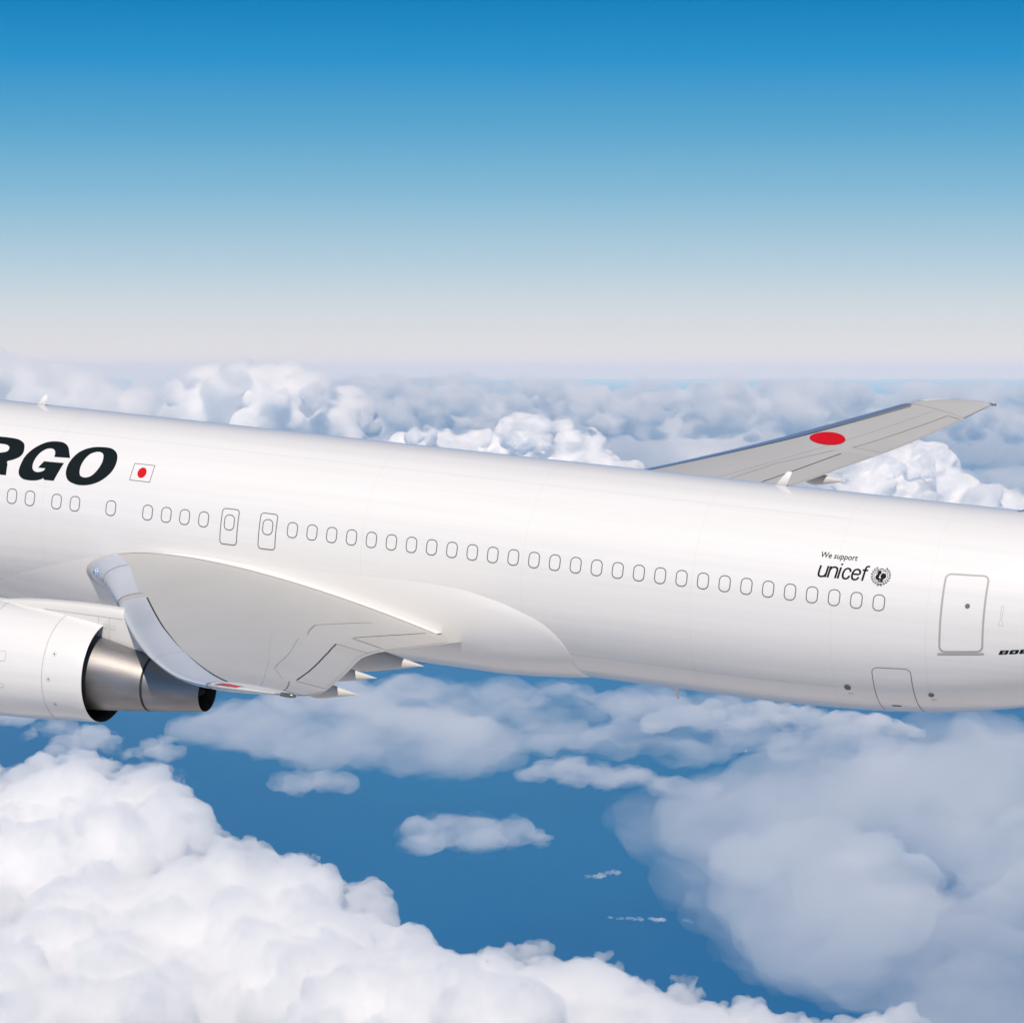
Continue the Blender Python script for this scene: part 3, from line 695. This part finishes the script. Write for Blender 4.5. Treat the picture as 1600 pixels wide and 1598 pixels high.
TOP2 = [(560,1600),(640,1520),(720,1492),(775,1478),(812,1462),(850,1466),(885,1476),(935,1466),(960,1482),(985,1502),(1040,1518),(1090,1532),(1150,1548),(1190,1550),(1240,1566),(1300,1580),(1340,1572),(1385,1558),(1425,1562),(1450,1590),(1470,1640)]
bank = fill_bank(TOP2, 1720, (16,36), (45,90), lambda x, y: 3000-max(0, y-1460)*2.0, 5, 18, .9, 130)
cloud('white cumulus ridge along the bottom edge, lower than the tower on its left', bank, 2.1,
      [('CLOUDS', 70, 30, .5), ('VORONOI', 40, -18, .35), ('VORONOI', 18, -7.5, .35), ('VORONOI', 8, -2.8, .35)], M_NEARV)
def soft_bank(n, region, r, dist, seed, squash):
    """puffs scattered through a four-sided patch: region = (x0, x1, ytop(x), ybot(x))"""
    rnd = random.Random(seed); out = []
    tops, bots = region
    x0, x1 = tops[0][0], tops[-1][0]
    for _ in range(n):
        x = rnd.uniform(x0, x1); yt, yb = itp(tops, x), itp(bots, x); rr = rnd.uniform(*r)
        y = rnd.uniform(min(yt+rr*squash, (yt+yb)/2), max(yb-rr*squash, (yt+yb)/2)); d = dist(x, y)*rnd.uniform(.97, 1.03)
        out.append((spot((x-800)*K, (575-y)*K, d), rr*d/5357.6, squash))
    return out
def soft(label, tops, bots, n, r, D, seed, dens, squash=.45, torn=0., cut=(.40,.66), slope=0., group=None, col=(1,.965,.925), b1=.55, vox=.16):
    balls = soft_bank(n, (tops, bots), r, lambda x, y: D-slope*(y-600), seed, squash)
    rm = (r[0]+r[1])/2*D/5357.6
    return cloud(label, balls, rm*vox, [('CLOUDS', rm*1.6, rm*b1, .5), ('VORONOI', rm*.9, -rm*.4, .35), ('CLOUDS', rm*.35, rm*.18, .5)] if torn < 2.5 else [('CLOUDS', rm*1.8, rm*.8, .5)],
                 vol_mat('cloud_vapour', col, dens/(rm*1.2)*(2.2 if torn else 1), 0, rm*torn, cut), group=group)
# far banks along the horizon, 40 to 90 km away
soft('hazy pink tinted cumulus at the far left of the horizon', [(-200,560),(-60,542),(30,538),(120,560),(200,575),(270,590)], [(-200,720),(270,740)], 130, (22,56), 60000, 11, 1.5, .75, 1.6, cut=(.30,.66), col=(1,.92,.82))
soft('pale peach cumulus dome on the horizon behind the lettering', [(270,590),(300,572),(345,556),(400,546),(450,556),(490,578),(560,600)], [(270,730),(560,740)], 150, (14,40), 56000, 12, 2.2, .8, 1.5, cut=(.28,.6), col=(1,.92,.82))
soft('long thin line of small clouds along the horizon in the middle', [(540,582),(590,572),(650,584),(760,578),(860,586),(1000,588),(1110,582)], [(540,690),(1110,690)], 200, (10,34), 66000, 13, 1.0, .6, 1.8, cut=(.32,.68), col=(1,.92,.82))
soft('faint line of pale clouds on the horizon above the far wing tip', [(1080,588),(1200,584),(1350,592),(1500,584),(1750,590)], [(1080,690),(1750,700)], 200, (10,38), 68000, 14, .9, .6, 1.8, cut=(.32,.68), col=(1,.92,.82))
soft('wide grey stratus layer stretching behind the fuselage left of the wing', [(-200,618),(200,612),(500,610),(800,614),(1100,618)], [(-200,740),(1100,760)], 170, (38,72), 76000, 15, .5, .35, 2.6, cut=(.22,.6), col=(1,.97,.93))
soft('grey stratus layer to the right, behind the far wing', [(1050,620),(1300,622),(1500,630),(1800,630)], [(1050,820),(1800,880)], 140, (38,72), 76000, 16, .45, .35, 2.6, cut=(.22,.6), col=(1,.97,.93))
soft('white cumulus rising behind the top of the fuselage', [(560,690),(610,672),(680,664),(710,655),(740,668),(790,650),(850,634),(890,645),(930,680),(960,705),(1000,722)], [(560,780),(1000,800)], 170, (13,34), 50000, 17, 8, .9, 1.4, col=(1,.93,.84))
soft('big white cumulus seen past the trailing edge of the far wing', [(1270,740),(1330,712),(1390,690),(1440,672),(1475,700),(1490,730),(1560,752),(1620,775),(1720,770)], [(1270,860),(1720,880)], 180, (14,36), 50000, 18, 8, .9, 1.4, col=(1,.93,.84))
# middle distance, seen under the aircraft
soft('pale flat cloud band under the flap fairings', [(300,1125),(380,1090),(480,1076),(560,1082),(640,1092),(720,1110),(800,1150)], [(300,1150),(430,1190),(560,1205),(680,1215),(800,1205)], 110, (30,62), 13000, 21, .38, .42, 3.0, cut=(.34,.7))
soft('small grey cloud puff over blue sea below the flat band', [(430,1210),(480,1192),(540,1212)], [(430,1235),(540,1235)], 16, (20,36), 14000, 22, .5, .5, 2.2, cut=(.36,.7))
soft('narrow lilac cloud streak under the belly of the aircraft', [(820,1190),(900,1180),(960,1186),(1040,1200),(1110,1218)], [(820,1225),(1110,1246)], 44, (18,36), 15000, 23, .45, .38, 2.6, cut=(.34,.7))
soft('lone flat cloud low over the open blue sea', [(640,1290),(680,1266),(760,1268),(870,1296)], [(640,1335),(870,1322)], 30, (20,40), 13000, 24, .5, .42, 2.6, cut=(.34,.7))
soft('cream coloured cloud just under the rear fuselage', [(1010,1120),(1070,1096),(1150,1088),(1300,1100),(1420,1120)], [(1010,1138),(1420,1150)], 70, (18,36), 14000, 25, 1.3, .45, 2.4, col=(1,.93,.84))
soft('hazy grey cloud bank in front of the engine cowl, behind the tower', [(-150,1060),(0,1085),(120,1120),(270,1140)], [(-150,1270),(270,1230)], 50, (22,48), 12000, 26, .8, .4, 2.2)
soft('thin cloud veil stretching under the middle of the fuselage', [(450,1040),(800,1050),(1100,1070),(1400,1110)], [(450,1110),(800,1170),(1100,1200),(1400,1200)], 120, (30,60), 13000, 27, .36, .35, 3.0, cut=(.34,.72))
soft('large soft lilac grey cloud mass on the right over the sea', [(1130,1270),(1170,1210),(1240,1155),(1340,1125),(1500,1100),(1800,1080)], [(1130,1290),(1190,1440),(1260,1540),(1400,1640),(1800,1700)], 190, (38,110), 11000, 28, .42, .65, 3.2, cut=(.28,.72), col=(1,.955,.90), slope=2.5)
soft('tiny wisp of cloud alone over the deep blue sea', [(915,1362),(965,1352)], [(915,1378),(965,1366)], 6, (7,13), 12000, 29, .6, .4, 1.6)
soft('thin broken streak of wisps above the lower right ridge', [(945,1426),(1080,1430)], [(945,1434),(1080,1438)], 14, (5,10), 12000, 30, .5, .4, 1.6)

soft('faint lilac veil of cloud spreading left from the grey mass over the sea', [(1000,1240),(1080,1212),(1180,1190),(1300,1180)], [(1000,1290),(1080,1400),(1180,1520),(1300,1590)], 90, (40,90), 13500, 31, .18, .5, 2.8, cut=(.36,.74))

soft('brighter warm heap of cloud inside the left part of the lilac grey mass', [(1165,1330),(1200,1275),(1290,1262),(1380,1290),(1430,1330)], [(1165,1360),(1220,1420),(1300,1440),(1430,1400)], 34, (30,62), 10500, 32, .8, .7, 2.2, cut=(.30,.66), col=(1,.97,.93))

# unseen cloud deck added below the frame to bounce warm light onto the belly
rnd = random.Random(40)
deck = [(Vector((rnd.uniform(-4200, 4200), rnd.uniform(-3500, 1500), -1300+rnd.uniform(-120, 60))), rnd.uniform(260, 620), .45) for _ in range(150)]
M_FILL_DECK = pmat('fill_deck_surface', (.74,.69,.64), 1.0)
cloud('wide white cloud deck far below the aircraft, under the frame', deck, 60, [('VORONOI', 300, -130, .35)], M_FILL_DECK, name='fill_deck')
